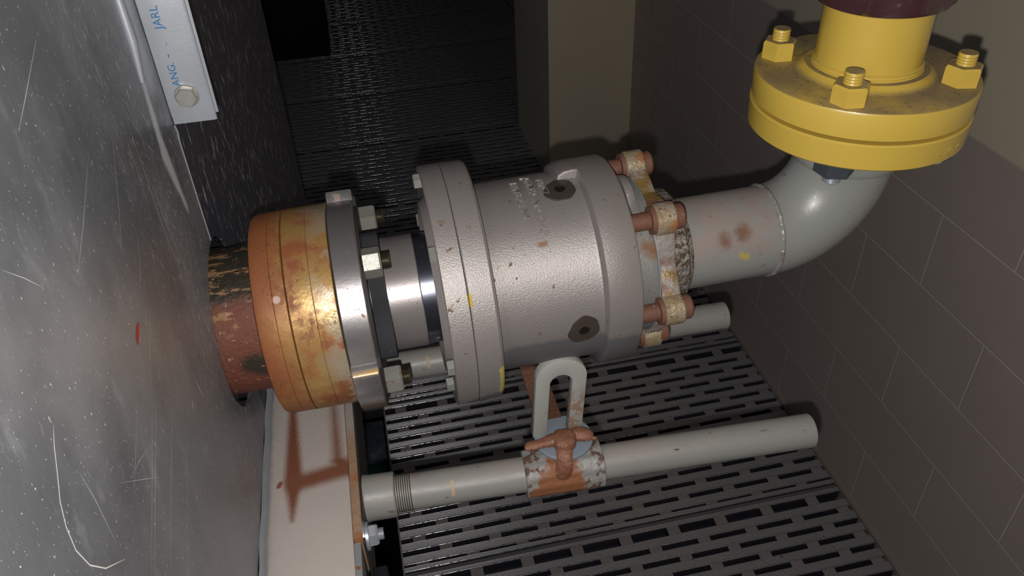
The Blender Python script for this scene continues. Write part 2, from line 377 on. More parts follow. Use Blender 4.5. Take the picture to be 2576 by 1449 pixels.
# ledge: object origin (-.1,.5,1.165)
def L2(x, y): return (x + .10, y - .50, 0)
M['ledge'] = mat('beige_painted_frame', (.58, .515, .48), .58, 0., var=((.68, .60, .56), 14),
    layers=[(('noise', 900, .60, .70), (.42, .34, .28), .6, 0., .35),
            (('and', ('noise', 800, .50, .66), ('axis', 1, .00, .07, 20, .03)), (.38, .27, .18), .6, 0., .4),
            (('caps', [(*[L2(-.1215, .64), L2(-.1205, .54)], .0032, .0085), (L2(-.1205, .54), L2(-.1215, .49), .0085, .0012)], .0042, .0018, 420), (.25, .078, .036), .75, 0., 1.),
            (('caps', [(*[L2(-.0795, .63), L2(-.078, .545)], .0022, .005), (L2(-.118, .533), L2(-.066, .541), .0095, .0105), (L2(-.078, .552), L2(-.07, .540), .007, .011)], .0065, .0022, 420), (.25, .088, .043), .75, 0., 1.),
            (('caps', [(L2(-.1342, .533), L2(-.1325, .537), .0022)], .0007), (.33, .12, .10), .6, 0.),
            (('axis', 0, -.0385, -.0445, 90, .008), (.40, .41, .42), .5, .1),
            (('noise', 340, .70, .73), (.10, .07, .05), .7, 0.)], bumps=[(380, .35, .0008), (60, .15, .001)])
M['rustplate'] = mat('rust_edged_plate', (.36, .19, .10), .62, .1, var=((.44, .33, .23), 20),
    layers=[(('noise', 60, .45, .62), (.38, .15, .06), .7, 0.), (('axis', 1, .06, .10, 20, .03), (.42, .36, .32), .6, 0.)], bumps=[(260, .5, .001)])
M['platedark'] = mat('dark_plate_face', (.06, .055, .052), .5, .3)
M['greyarm'] = mat('blue_grey_painted_bar', (.33, .36, .37), .4, 0., layers=[(('noise', 120, .66, .7), (.30, .13, .05), .7, 0.)], bumps=[(200, .15, .001)])
M['strap'] = mat('grey_painted_strap', (.53, .53, .49), .45, 0., var=((.46, .47, .44), 14),
    layers=[(('and', ('axis', 2, .066, .038, 60, .02), ('and', ('noise', 120, .42, .52), ('axis', 0, -.002, .006))), (.40, .26, .18), .7, 0.),
            (('noise', 170, .68, .72), (.16, .08, .04), .7, 0.)], bumps=[(230, .25, .001)])
M['flake'] = mat('flaking_rusty_sleeve', (.44, .43, .41), .5, .1, var=((.36, .36, .34), 30),
    layers=[(('noise', 105, .50, .60, (1, 1, 1), (1, 4, 2)), (.15, .075, .05), .75, 0.),
            (('caps', [((-.003, -.012, .020), (-.008, -.0225, -.008), .016, .030)], .005, .012, 130), (.36, .14, .06), .65, .05)],
    bumps=[(220, .6, .0016)])
M['wing'] = mat('rust_crusted_wing', (.27, .10, .045), .55, .1, var=((.36, .16, .10), 60), layers=[(('noise', 240, .60, .68), (.42, .27, .19), .5, 0.), (('noise', 180, .66, .70, (1, 1, 1), (5, 5, 5)), (.05, .025, .02), .7, 0.)], bumps=[(210, .9, .002)])
M['disc'] = mat('blue_grey_disc', (.30, .355, .41), .4, 0., var=((.27, .325, .385), 50), bumps=[(160, .12, .001)])
M['darkrust'] = mat('dark_rust_bar', (.13, .052, .034), .75, .1, var=((.20, .085, .04), 40), bumps=[(210, .9, .0022)])

# ================================================================== THE SETTING
WX = 1.1
bm = bm_(); box(bm, (WX, -1.0, -.4), (WX + .2, 6.2, 3.0)); tag(link('wall_right', bm, M['block']), 'brown painted concrete block wall, cream above', 'wall', kind='structure')
bm = bm_(); box(bm, (.749, 3.004, -.1), (WX, 3.64, 3.0)); tag(link('trim_1', bm, M['cream']), 'cream pilaster standing out from the block wall', 'pilaster', kind='structure')
bm = bm_(); box(bm, (1.088, -1.0, -.05), (WX, 3.0, .004)); tag(link('trim_2', bm, M['curb']), 'narrow curb between the grating and the block wall', 'curb', kind='structure')
bm = bm_(); box(bm, (-2.2, -1.0, -1.6), (WX + .2, 6.4, -1.55)); tag(link('floor', bm, M['void']), 'dark pit bottom under the walkway', 'floor', kind='structure')
bm = bm_(); box(bm, (-2.2, 6.2, -1.6), (WX + .2, 6.4, 3.0)); tag(link('wall_far', bm, M['dark']), 'dark far end of the room', 'wall', kind='structure')
# ribbed grating planks: 15 rows of slots each, half-pitch stagger, running across the walkway
PITCH = .0395; SLW = .0155; SLOT = .129; GAPS = .032
def plank(x0, x1, fine=True):
    bm = bm_(); w = .611
    y = 0.
    y0 = .011                                   # first strip after the seam
    rows = 15
    top = 0.; dep = -.028
    first = .0105
    # strips between rows (k = 0..15), slots between them
    for k in range(rows + 1):
        a = first + k * PITCH - (PITCH - SLW) / 2 - SLW / 2 + .0005
        lo = a; hi = a + (PITCH - SLW)
        if k == 0: lo = .0105; hi = .0105 + .0135
        if k == rows: hi = w - .0035; lo = hi - .0135
        if k in (0, rows):
            pass
        strips = (lo, hi)
        pr = [(lo, dep, 2), (lo, -.0032, 4)] + [(lo + .0032 * (1 - math.cos(R_(q))), -.0032 * (1 - math.sin(R_(q))), 4) for q in (22.5, 45, 67.5)] + [(lo + .0032, 0, 0), (hi, 0, 2), (hi, dep, 2)]  # strip sides take the dark tray tone as painted slot shade
        va = [bm.verts.new((x0, p[0], p[1])) for p in pr]; vb = [bm.verts.new((x1, p[0], p[1])) for p in pr]
        for i in range(len(pr)):
            f = bm.faces.new((va[i], va[(i + 1) % len(pr)], vb[(i + 1) % len(pr)], vb[i])); f.material_index = pr[i][2]; f.smooth = True
        for f in (bm.faces.new(va[::-1]), bm.faces.new(vb)): f.material_index = 2
    # recompute rows from the strips' gaps for webs
    for k in range(rows):
        lo = (.0105 + .0135) if k == 0 else first + k * PITCH - (PITCH - SLW) / 2 - SLW / 2 + .0005 + (PITCH - SLW)
        hi = (w - .0035 - .0135) if k == rows - 1 else first + (k + 1) * PITCH - (PITCH - SLW) / 2 - SLW / 2 + .0005
        ph = (.562 if k % 2 else .4975) % SLOT
        n0 = int(math.floor((x0 - ph) / SLOT)) - 1
        x = ph + n0 * SLOT
        while x < x1:
            a = max(x - GAPS, x0); b = min(x, x1)
            if b - a > .002: box(bm, (a, lo, dep), (b, hi, -.0006), mi=1, ms=2)
            x += SLOT
    # seam legs and the tray underneath
    box(bm, (x0, -.0035, dep), (x1, .0105, -.008), mi=3, ms=2)
    box(bm, (x0, 0, -.045), (x1, w - .004, -.040), mi=2)
    if x0 < -.05 and x0 > -.2: box(bm, (x0 - .004, 0.0, -.05), (x0, w - .004, -.004), mi=1)
    return bm
mats = [M['grate'], M['web'], M['pit'], M['seam'], M['edge']]
near = None
for i in range(-2, 2):
    yy = 1.2105 + .611 * i
    if near is None: o = near = link('floor', plank(-.082, 1.086), mats, angle=35)
    else: o = near.copy(); C.objects.link(o)
    o.location = (0, yy, 0); tag(o, 'slotted metal grating plank of the walkway beside the block wall', 'floor', 'grating planks', 'structure')
far = None
for i in range(1, 8):
    yy = 1.2105 + .611 * i
    if i == 0: continue
    if far is None: o = far = link('floor', plank(-2.0, 1.086 if i < 3 else .745), mats, angle=35)
    else: o = far.copy(); C.objects.link(o)
    o.location = (0, yy, 0); tag(o, 'slotted metal grating plank in the dark beyond the joint', 'floor', 'far grating planks', 'structure')
bpy.data.objects.remove([o for o in C.objects if o.name.startswith('floor') and abs(o.location.y - 1.8215) < .001 and o.data == near.data][0], do_unlink=True)
# things in the dark under and behind the machine
b1 = bm_(); box(b1, (-.60, 1.64, -.16), (-.094, 1.812, -.05)); bevel(b1, .004); tag(link('floor_beam', b1, M['navy']), 'smudged navy beam below the left edge of the grating', 'beam')
b1 = bm_(); box(b1, (-.60, 1.60, -.16), (-.094, 1.636, -.05)); bevel(b1, .003); tag(link('guide_rail', b1, M['green']), 'dark green rail beside the navy beam under the floor', 'rail')
b1 = bm_(); box(b1, (-1.2, 4.9, 0), (-.14, 5.5, 2.6)); bevel(b1, .01); tag(link('steel_column', b1, M['dark']), 'black machine leg standing far back on the grating', 'machine leg')

# ================================================================== GUARD PANELS
PX = -.146
def half_hole_panel(ya, yb, za, zb, side, r=.078, th=.003):
    """vertical sheet x=PX with a half-round bite around the journal; side=-1 bites its far edge, +1 its near edge"""
    c = AX + U * -.476
    pts = []
    seam = .621
    h = math.sqrt(r * r - (seam - c.y) ** 2)
    a0 = math.atan2(h, seam - c.y)
    if side < 0:
        pts = [(seam, za), (ya, za), (ya, zb), (seam, zb)]
        n = 40
        for i in range(n + 1):
            a = a0 + (2 * PI - 2 * a0) * i / n
            pts.append((c.y + r * math.cos(a), c.z + r * math.sin(a)))
    else:
        pts = [(seam + .0005, zb), (yb, zb), (yb, za), (seam + .0005, za)]
        n = 40
        for i in range(n + 1):
            a = -a0 + 2 * a0 * i / n
            pts.append((c.y + r * math.cos(a), c.z + r * math.sin(a)))
    return pts
def pix(x, y): return (CF + CR * ((x - 1288) / FPX) + CD * ((y - 724.5) / FPX))
def px_plane(x, y, X): d = pix(x, y); return CAM + d * ((X - CAM.x) / d.x)
def ribbon(bm, pts, w, mi, off=.0002):
    """thin scratch on the sheet face; pts are (y,z) in the sheet"""
    L = []
    for i, p in enumerate(pts):
        q0 = Vector(pts[max(i - 1, 0)]); q1 = Vector(pts[min(i + 1, len(pts) - 1)])
        d = (q1 - q0); d = d.normalized() if d.length > 0 else Vector((1, 0)); nrm = Vector((-d.y, d.x))
        k = w * (0.25 if i in (0, len(pts) - 1) else 1)
        L.append((bm.verts.new((PX + off, p[0] + nrm.x * k, p[1] + nrm.y * k)), bm.verts.new((PX + off, p[0] - nrm.x * k, p[1] - nrm.y * k))))
    for A, B in zip(L, L[1:]):
        f = bm.faces.new((A[0], A[1], B[1], B[0])); f.material_index = mi
g1 = thing('guard_panel', 'near half of the scratched stainless guard sheet around the rusty journal', 'guard panel', T(PX, .3, 1.18))
G1 = T(-PX, -.3, -1.18)
bm = bm_(); extr(bm, half_hole_panel(.015, .621, 1.18, 2.3, -1), PX - .003, PX)
scr = [([(133, 1070), (135, 1120), (143, 1190), (150, 1262), (165, 1325), (190, 1385), (225, 1422), (265, 1430), (313, 1407)], .00045),
       ([(382, 1010), (382, 1200), (380, 1449)], .00018), ([(392, 1010), (390, 1220), (388, 1449)], .00022), ([(432, 1020), (430, 1180), (428, 1449)], .0002),
       ([(468, 1070), (470, 1200), (473, 1449)], .00015), ([(345, 1010), (340, 1150), (335, 1260)], .00014),
       ([(90, 100), (62, 250), (46, 332)], .00028), ([(222, 390), (208, 570), (195, 690)], .0002), ([(280, 330), (298, 520), (305, 640)], .00018),
       ([(200, 1190), (240, 1260), (290, 1363)], .00022), ([(378, 770), (376, 900), (378, 1010)], .00014),
       ([(318, 300), (365, 440), (420, 600), (470, 720)], .0003), ([(360, 410), (420, 570), (480, 710)], .00022), ([(310, 330), (345, 430), (372, 520)], .0002),
       ([(330, 1200), (350, 1160), (378, 1120)], .00015), ([(300, 1215), (360, 1206), (400, 1200)], .00015), ([(345, 590), (352, 680), (350, 760)], .00015),
       ([(470, 700), (520, 820), (560, 900), (600, 1010)], .0003), ([(490, 720), (530, 840), (575, 920), (612, 1050)], .0002), ([(5, 680), (60, 700), (110, 725)], .0002),
       ([(488, 950), (500, 975), (512, 1000)], .0006), ([(482, 1005), (484, 1020), (486, 1030)], .0009), ([(398, 935), (402, 955)], .0007)]
for pl, w in scr:
    q = [px_plane(x, y, PX) for x, y in pl]
    ribbon(bm, [(v.y, v.z) for v in q], w * .72, 1)
q = [px_plane(x, y, PX) for x, y in ((348, 812), (346, 826), (345, 840), (345, 854), (346, 868))]; ribbon(bm, [(v.y, v.z) for v in q], .0021, 2, .0003)
rnd = random.Random(4)
for i in range(150):                        # small nicks following the grinding direction
    y = rnd.uniform(.2, .61); z = rnd.uniform(1.2, 1.66); l = rnd.uniform(.001, .007) ; a = rnd.gauss(0, .25)
    c0 = AX + U * -.476
    if (y - c0.y) ** 2 + (z - c0.z) ** 2 < .09 ** 2: continue
    ribbon(bm, [(y, z), (y + l * math.sin(a), z + l * math.cos(a))], rnd.uniform(.00008, .0003), 1)
bmesh.ops.transform(bm, matrix=G1, verts=bm.verts)
link('sheet', bm, [M['steel'], M['scratch'], M['redmark']], g1, smooth=False)
bm = bm_()                                  # rolled lip along the lower edge
pr = [(max(PX - .003 + .009 * math.sin(a), PX + .0003), 1.1815 - .005 * (1 - math.cos(a)) - .001) for a in [R_(x) for x in range(0, 181, 20)]]
prev = None
for (y) in [.015 + i * .03 for i in range(24)]:
    y = min(y, .700)
    wob = .0006 * math.sin(y * 90)
    row = [bm.verts.new((p[0] + wob, y, p[1])) for p in pr]
    if prev: [bm.faces.new((prev[i], prev[i + 1], row[i + 1], row[i])) for i in range(len(pr) - 1)]
    prev = row
bmesh.ops.transform(bm, matrix=G1, verts=bm.verts); tag(link('rolled_lip', bm, M['galv'], g1), None, None)
bm = bm_(); tube(bm, [(PX + .0005, .574, 2.3), (PX + .0015, .574, 1.62), (PX + .002, .5725, 1.58), (PX + .0005, .570, 1.552)], [.0028, .0028, .0036, .0018], 14)
bmesh.ops.transform(bm, matrix=G1, verts=bm.verts); link('stiffening_rib', bm, M['galv'], g1)
g2 = thing('guard_panel', 'dark far half of the guard sheet, behind the bolted bracket', 'guard panel', T(PX, 1.0, .90))
G2 = T(-PX, -1.0, -.90)
bm = bm_(); extr(bm, half_hole_panel(.621, 1.497, .905, 2.3, 1), PX - .003, PX - .0002)
bmesh.ops.transform(bm, matrix=G2, verts=bm.verts); link('sheet', bm, M['sheet'], g2, smooth=False)
bm = bm_(); tube(bm, [(PX, .622, 1.496), (PX + .0007, .6225, 1.49), (PX, .622, 1.482), (PX, .6215, 1.389)], .0008, 8); bmesh.ops.transform(bm, matrix=G2, verts=bm.verts); link('seam_edge', bm, M['galv'], g2)
bm = bm_(); box(bm, (PX, .6225, 1.5025), (PX + .0352, .6240, 2.3)); bmesh.ops.transform(bm, matrix=G2, verts=bm.verts); link('seam_flange', bm, M['galv'], g2, smooth=False)
# angle bracket with its bolt
br = thing('angle_bracket', 'shiny galvanised bracket strip with blue lettering and one bolt', 'bracket', T(PX, .62, 1.4975))
bm = bm_()
pr = [(0.0, 0), (.0300, 0), (.0318, .0008), (.0322, .0018), (.0322, .0022), (.0310, .0022), (.0300, .0015), (0, .0015)]
for z0, z1 in ((0, .8),):
    a = [bm.verts.new((p[0] + .001, p[1], z0)) for p in pr]; b = [bm.verts.new((p[0] + .001, p[1], z1)) for p in pr]; n = len(pr)
    bm.faces.new(a); bm.faces.new(b[::-1]); [bm.faces.new((a[i], b[i], b[(i + 1) % n], a[(i + 1) % n])) for i in range(n)]
link('strip', bm, M['galv'], br)
Yd = frame(Vector((0, 0, 0)), Vector((0, -1, 0)), Vector((1, 0, 0)), Vector((0, 0, -1)))
bm = bm_(); lathe(bm, [(0, 0), (0, .0088), (.0008, .0090), (.0016, .0082), (.0016, 0)], n=36)
hexp(bm, .0016, .0062, .0140, .0010, tw=.25)
for i in range(9):
    a = i * 2.4; r = .0016 + .0005 * i
    box(bm, (.0062, r * math.cos(a) - .0004, r * math.sin(a) - .0009), (.00655, r * math.cos(a) + .0004, r * math.sin(a) + .0009))
link('hex_bolt', bm, M['zinc'], br, T(-.12996 - PX, -.0002, .022) @ Yd)
for s, z0, sz in (('ANG.', .0300, .0078), ('-', .0520, .0095), ('--', .0610, .0048), ('JARL', .0735, .0084)):
    t = text_bm(s, sz, .00004)
    # reads upwards: letter x -> world z, letter up -> -x
    mm = Matrix(((0, -1, 0, .0137), (0, 0, -1, -.00012), (1, 0, 0, z0), (0, 0, 0, 1)))
    bmesh.ops.transform(t, matrix=mm, verts=t.verts); link('lettering', t, M['blue'], br, smooth=False)

# ================================================================== JOURNAL AND ROLL FLANGE
jr = thing('roll_journal', 'rust brown flanged roll journal sticking out through the guard sheet', 'roll journal', J)
bm = bm_(); lathe(bm, [(-.80, 0), (-.80, .066), (-.436, .066), (-.436, 0)], n=96); link('shaft', bm, M['journal'], jr)
bm = bm_(); lathe(bm, [(-.441, .060), (-.441, .0855), (-.4395, .0895), (-.4355, .0913), (-.4245, .0915), (-.4241, .0909), (-.4237, .0915), (-.4140, .0918), (-.4133, .0902), (-.4133, .060)], n=160)
link('rust_ring', bm, M['rust'], jr)
bm = bm_(); lathe(bm, [(-.4130, .060), (-.4130, .0902), (-.4124, .0919), (-.3930, .0921), (-.3926, .0915), (-.3922, .0921), (-.3756, .0922), (-.3750, .0915), (-.3750, .060)], n=160)
link('rust_ring', bm, M['rust'], jr)
def lobe(a, r, s):
    if r < .08: return r
    d = 1e9
    for c in (33, 213):
        d = min(d, abs((math.degrees(a) - c + 180) % 360 - 180))
    k = min(max((33.5 - d) / 2.5, 0), 1); k = k * k * (3 - 2 * k)
    return r + .0095 * k - .0004
bm = bm_(); lathe(bm, [(-.3742, .05), (-.3742, .0905), (-.3732, .0918), (-.3525, .0918), (-.3515, .0908), (-.3515, .05)], n=288, rf=lobe)
link('clamp_flange', bm, M['clamp'], jr)
bm = bm_(); lathe(bm, [(-.3515, .05), (-.3515, .0855), (-.3490, .0845), (-.3490, .05)], n=120, rf=lambda a, r, s: lobe(a, r, s) if r > .08 else r); link('backing_plate', bm, M['platedark'], jr)
nutm = None
for ph in (33, 123, 213, 303):
    bm = None
    if nutm is None:
        b = bm_(); hexp(b, 0, .0148, .0225, .0016, tw=.35); nutm = link('hex_nut', b, M['nut'], jr)
        b = bm_(); thread(b, -.002, .0225, .0078, .0017); sm = link('stud', b, M['stud'], jr); o, p = nutm, sm
    else:
        o = nutm.copy(); p = sm.copy(); C.objects.link(o); C.objects.link(p); o.parent = jr; p.parent = jr
    o.matrix_basis = onaxis(-.3490, ph, .0800); p.matrix_basis = onaxis(-.3490, ph, .0800)

# ================================================================== ROTARY JOINT
rj = thing('rotary_joint', 'silver painted cast rotary joint with rusty yoke bolts, above the rods', 'rotary joint', J)
def star(a, r, s):
    if r < .07: return r
    d = min(abs((math.degrees(a) - c + 180) % 360 - 180) for c in (98, 188, 278, 8)) / 45.
    return .0542 + .0230 * (1 - d) ** 1.7
bm = bm_(); lathe(bm, [(-.3488, .04), (-.3488, .075), (-.3345, .075), (-.3335, .04)], n=240, rf=star); link('drive_plate', bm, M['black'], rj)
bm = bm_(); lathe(bm, [(-.349, .03), (-.349, .0525), (-.3060, .0527), (-.3052, .0520), (-.3050, .0500)], n=128); link('rotor_sleeve', bm, M['rotor'], rj)
bm = bm_(); lathe(bm, [(-.3052, .045), (-.3050, .0517), (-.280, .0517)], n=128); tag(link('rotor_sleeve', bm, M['polish'], rj), 'mirror polished band of the rotor', None)
bm = bm_()
lathe(bm, [(-.281, .045), (-.2815, .056), (-.2850, .0700), (-.2925, .0733), (-.2942, .0746), (-.2942, .0793), (-.2922, .0808), (-.2885, .0835), (-.2878, .1035), (-.2898, .1090), (-.2900, .1105), (-.2888, .1122), (-.2712, .1124), (-.2706, .1116)], n=360,
      rf=lambda a, r, s: r + (.00022 * math.sin(a * 180) * (1 if 1.75 < a < 4.1 else 0) if r > .112 else 0))
link('end_cover', bm, M['cast'], rj)
bm = bm_()
lathe(bm, [(-.2702, .06), (-.2702, .1118), (-.2694, .1124), (-.2502, .1118), (-.2480, .1100), (-.2472, .1070), (-.2472, .0885), (-.2440, .0884), (-.1560, .0893), (-.1536, .0900), (-.1524, .0925), (-.1520, .0965), (-.1508, .0982),
           (-.1235, .0984), (-.1210, .0970), (-.1205, .0940), (-.1205, .060)], n=220)
link('housing', bm, M['cast'], rj)
bm = bm_(); PF = [(-.1500, .0900), (-.1500, .0980), (-.1560, .0985), (-.1640, .0975), (-.1690, .0945), (-.1710, .0890)]
lathe(bm, PF, n=24, a0=R_(52), a1=R_(88)); vs = [v for v in bm.verts]
for a in (52, 88): bm.faces.new(sorted([v for v in vs if abs(math.degrees(math.atan2(v.co.z, v.co.y)) - a) < .01], key=lambda v: PF.index(min(PF, key=lambda p: abs(p[0] - v.co.x) + abs(p[1] - math.hypot(v.co.y, v.co.z))))))
bevel(bm, .0018, 3, 50); link('housing_lug', bm, M['cast'], rj)
sc = None
for ph in (8, 68, 128.7, 189, 249, 309):
    if sc is None:
        b = bm_(); hexp(b, 0, .0072, .0125, .0008, M=Matrix.Rotation(PI, 4, 'Z'), tw=.2); sc = o = link('cap_screw', b, M['zinc'], rj)
    else: o = sc.copy(); C.objects.link(o); o.parent = rj
    o.matrix_basis = onaxis(-.2880, ph, .0990)
# ports: stained pad with a threaded hole
for ph, s0 in ((97, -.1715), (185.5, -.172)):
    b = bm_()
    rr = random.Random(int(ph))
    n = 26; base = .0896
    outline = []
    for i in range(n):
        a = 2 * PI * i / n
        k = 1 + .07 * math.sin(2 * a + ph) + .05 * math.sin(3 * a + ph * 2) + .03 * math.sin(7 * a)
        outline.append((.0135 * k * math.cos(a) * 1.05, .0150 * k * math.sin(a)))
    def curv(u, v, r): a = R_(ph) + v / .0895; return Vector((s0 + u, r * math.cos(a), r * math.sin(a)))
    # concentric rings: rim in the casting, pad, hole edge, hole bottom
    rings = [[b.verts.new(curv(u, v, .0890)) for u, v in outline], [b.verts.new(curv(u * .96, v * .96, .0905)) for u, v in outline]]
    for k in (.6, .42): rings.append([b.verts.new(curv(k * .0115 * math.cos(2 * PI * i / n), k * .0115 * math.sin(2 * PI * i / n), .0906)) for i in range(n)])
    for A, B in zip(rings, rings[1:]):
        for i in range(n): b.faces.new((A[i], A[(i + 1) % n], B[(i + 1) % n], B[i]))
    pd = link('port_pad', b, M['castdark'], rj)
    b = bm_(); r3 = [[b.verts.new(curv(k * .0115 * math.cos(2 * PI * i / n), k * .0115 * math.sin(2 * PI * i / n), h)) for i in range(n)] for k, h in ((.42, .0907), (.34, .0902), (.33, .0897))]
    for A, B in zip(r3, r3[1:]):
        for i in range(n): b.faces.new((A[i], A[(i + 1) % n], B[(i + 1) % n], B[i]))
    b.faces.new(r3[-1]); h = link('threaded_hole', b, M['hole'], pd)
# raised foundry lettering wrapped around the casting, tops of the letters towards the pipe
def wraptext(s, size, s0, ph0, r, rot=0.):
    t = text_bm(s, size, .0013)
    for v in t.verts:
        x, y, z = v.co
        a = R_(ph0) + x / r; ss = s0 + y + x * rot
        q = r + z + .0003
        v.co = (ss, q * math.cos(a), q * math.sin(a))
    link('cast_lettering', t, M['cast'], rj, smooth=False)
wraptext('3 RIVERS MI.', .0104, -.2120, 80, .0888)
wraptext('JOHNSON CORP.', .0104, -.1990, 76, .0889)
wraptext('1B1G7', .0100, -.1885, 82, .0890)
# rear housing, lug, yoke
bm = bm_(); lathe(bm, [(-.1215, .0745), (-.1060, .0748), (-.1005, .0752), (-.0988, .0748), (-.0978, .0735), (-.0978, .045)], n=160); link('rear_housing', bm, M['rear'], rj)
bm = bm_(); lathe(bm, [(-.0986, .0738), (-.0982, .0757), (-.0970, .0757), (-.0966, .0738)], n=160); link('gasket_edge', bm, M['galv'], rj)
bm = bm_()
pts = []
for i in range(9):
    a = i / 8
    pts.append((a, .004 + .0065 * math.sin(PI * min(a * 1.35, 1)) * (1 - .2 * a)))
L = []
for a, h in pts:
    phi = R_(80 + 42 * a)
    row = []
    for sx, rr in ((-.1165, .0742), (-.1162, .0742 + h * 1.35), (-.1085, .0742 + h * 1.35), (-.1082, .0742)):
        row.append(bm.verts.new((sx + .003 * a, rr * math.cos(phi), rr * math.sin(phi))))
    L.append(row)
for A, B in zip(L, L[1:]):
    for i in range(3): bm.faces.new((A[i], A[i + 1], B[i + 1], B[i]))
bm.faces.new(L[0]); bm.faces.new(L[-1][::-1]); bevel(bm, .0009)
link('cast_lug', bm, M['cast'], rj)
def yk(a, r, s):
    if r < .06: return r
    d = min(abs((math.degrees(a) - c + 180) % 360 - 180) for c in (6, 66, 126, 186, 246, 306))
    w = math.degrees(math.asin(.0138 / .083))
    if d < w * .93:
        q = .083 * math.cos(R_(d)) + math.sqrt(max(.0138 ** 2 - (.083 * math.sin(R_(d))) ** 2, 0))
    else: q = 0
    b = .0690 + .0200 * max(0., 1 - d / 30.) ** 1.4
    return max(q, b) - (.077 - r)
bm = bm_(); lathe(bm, [(-.0966, .045), (-.0974, .0762), (-.0960, .077), (-.0825, .077), (-.0805, .0760), (-.0815, .045)], n=360, rf=yk); link('yoke', bm, M['yoke'], rj)
first = None
for ph in (66, 126.5, 186, 246, 306, 6):
    if first is None:
        b = bm_(); lathe(b, [(-.0982, 0), (-.0982, .0130), (-.0970, .0142), (-.0815, .0142), (-.0797, .0125), (-.0797, 0)], n=40, M=T(.0, 0, 0)); o1 = link('bolt_boss', b, M['boss'], rj)
        b = bm_(); lathe(b, [(-.122, 0), (-.122, .0080), (-.1022, .0080), (-.1020, .0124), (-.0982, .0128), (-.0982, 0)], n=28); lathe(b, [(-.0795, 0), (-.0795, .0112), (-.0735, .0112), (-.0715, .0096), (-.0712, 0)], n=28)
        o2 = link('yoke_bolt', b, M['rustbolt'], rj); first = (o1, o2)
    else:
        o1, o2 = first[0].copy(), first[1].copy()
        for q in (o1, o2): C.objects.link(q); q.parent = rj
    for q in (o1, o2): q.matrix_basis = onaxis(0, ph, .083)
def scal(a, r, s): return r * (1 + .006 * math.sin(46 * a)) if r > .05 else r
bm = bm_(); lathe(bm, [(-.0820, .04), (-.0820, .0555), (-.0800, .0570), (-.0632, .0570), (-.0612, .0550), (-.0612, .0480), (-.0545, .0465), (-.0530, .0440)], n=276, rf=scal); link('lock_ring', bm, M['ring'], rj)

# ================================================================== ELBOW AND YELLOW FLANGES
VX, VY = .4389, .6056
el = thing('pipe_elbow', 'grey painted pipe elbow turning up into the lower yellow flange', 'pipe elbow', J)
VA = Ji @ Vector((VX, VY, 1.40))
xe = VA.x - .0015
RB = .0735; s1 = xe - RB
bm = bm_(); lathe(bm, [(-.060, .030), (-.060, .0445), (s1, .0445)], n=96); link('pipe_stub', bm, M['pipe'], el)
bm = bm_(); n = 96
prof = []
def torus_bend(bm, c0, rad, rp, a0, a1, k, n=72):
    rings = []
    for i in range(k + 1):
        a = a0 + (a1 - a0) * i / k
        cen = Vector((c0[0] + rad * math.sin(a), 0, c0[2] - rad * math.cos(a)))
        o = Vector((math.sin(a), 0, -math.cos(a)))
        rings.append([bm.verts.new(cen + (o * math.cos(2 * PI * j / n) + Vector((0, 1, 0)) * math.sin(2 * PI * j / n)) * rp) for j in range(n)])
    for A, B in zip(rings, rings[1:]):
        for j in range(n): bm.faces.new((A[j], A[(j + 1) % n], B[(j + 1) % n], B[j]))
torus_bend(bm, (s1, 0, RB), RB, .0450, 0, PI / 2 - .0175, 28)
link('elbow', bm, M['pipe'], el)
def bead(bm, s, r, w=.0032, amp=.0006, n=150, seed=1):
    rn = random.Random(seed)
    jit = [rn.uniform(-1, 1) for _ in range(n)]
    lathe(bm, [(s - w, r - .001), (s - w * .6, r + .0012), (s, r + .0020), (s + w * .6, r + .0012), (s + w, r - .001)], n=n,
          rf=lambda a, rr, ss: rr + amp * (math.sin(a * 62) * .5 + jit[int(a / 2 / PI * n) % n] * .4))
bm = bm_(); bead(bm, s1, .0445); link('weld_bead', bm, M['weld'], el)
# vertical frame: local x up
def vert(z): return Ji @ frame(Vector((VX, VY, z)), Vector((0, 0, 1)), Vector((1, 0, 0)), Vector((0, 1, 0)))
bm = bm_(); lathe(bm, [(0, .0448), (.002, .0448), (.0035, .0485), (.0065, .0500), (.011, .0500), (.020, .0500), (.030, .052), (.036, .056)], n=96); link('weld_neck', bm, M['pipe'], el, vert(1.3885))
bm = bm_(); lathe(bm, [(0, .04), (0, .0925), (.0015, .0940), (.0225, .0948), (.0240, .0935), (.0240, .0700), (.0262, .0690), (.0262, .04)], n=160)
link('lower_flange', bm, M['yellowlow'], el, vert(1.4245))
dk = None
for a in (229, 319, 139, 49):
    if dk is None:
        b = bm_(); hexp(b, 0, .0145, .0300, .001, tw=.35, M=Matrix.Rotation(PI, 4, 'Y')); dk = o = link('flange_bolt', b, M['charcoal'], el)
        b = bm_(); thread(b, -.0235, -.0140, .0078, .0018); st = p = link('bolt_end', b, M['galv'], dk)
    else:
        o = dk.copy(); C.objects.link(o); o.parent = el; p = st.copy(); C.objects.link(p); p.parent = o
    o.matrix_basis = Ji @ frame(Vector((VX + .0735 * math.cos(R_(a)), VY + .0735 * math.sin(R_(a)), 1.4245)), Vector((0, 0, 1)), Vector((1, 0, 0)), Vector((0, 1, 0)))
for txt, a0, sz in (('A S/IC A', 281, .0088),):
    t = text_bm(txt, sz, .00025)
    for v in t.verts:
        x, y, z = v.co; a = R_(a0) + x / .0944; q = .0943 + z
        v.co = Vector((y + .008, q * math.cos(a), q * math.sin(a)))
    link('cast_lettering', t, M['yellowlow'], el, vert(1.4245), smooth=False)
rs = thing('riser_pipe', 'yellow vertical riser pipe with upper flange and four nuts', 'pipe', T(VX, VY, 1.451))
UPM = frame(Vector((0, 0, 0)), Vector((0, 0, 1)), Vector((1, 0, 0)), Vector((0, 1, 0)))
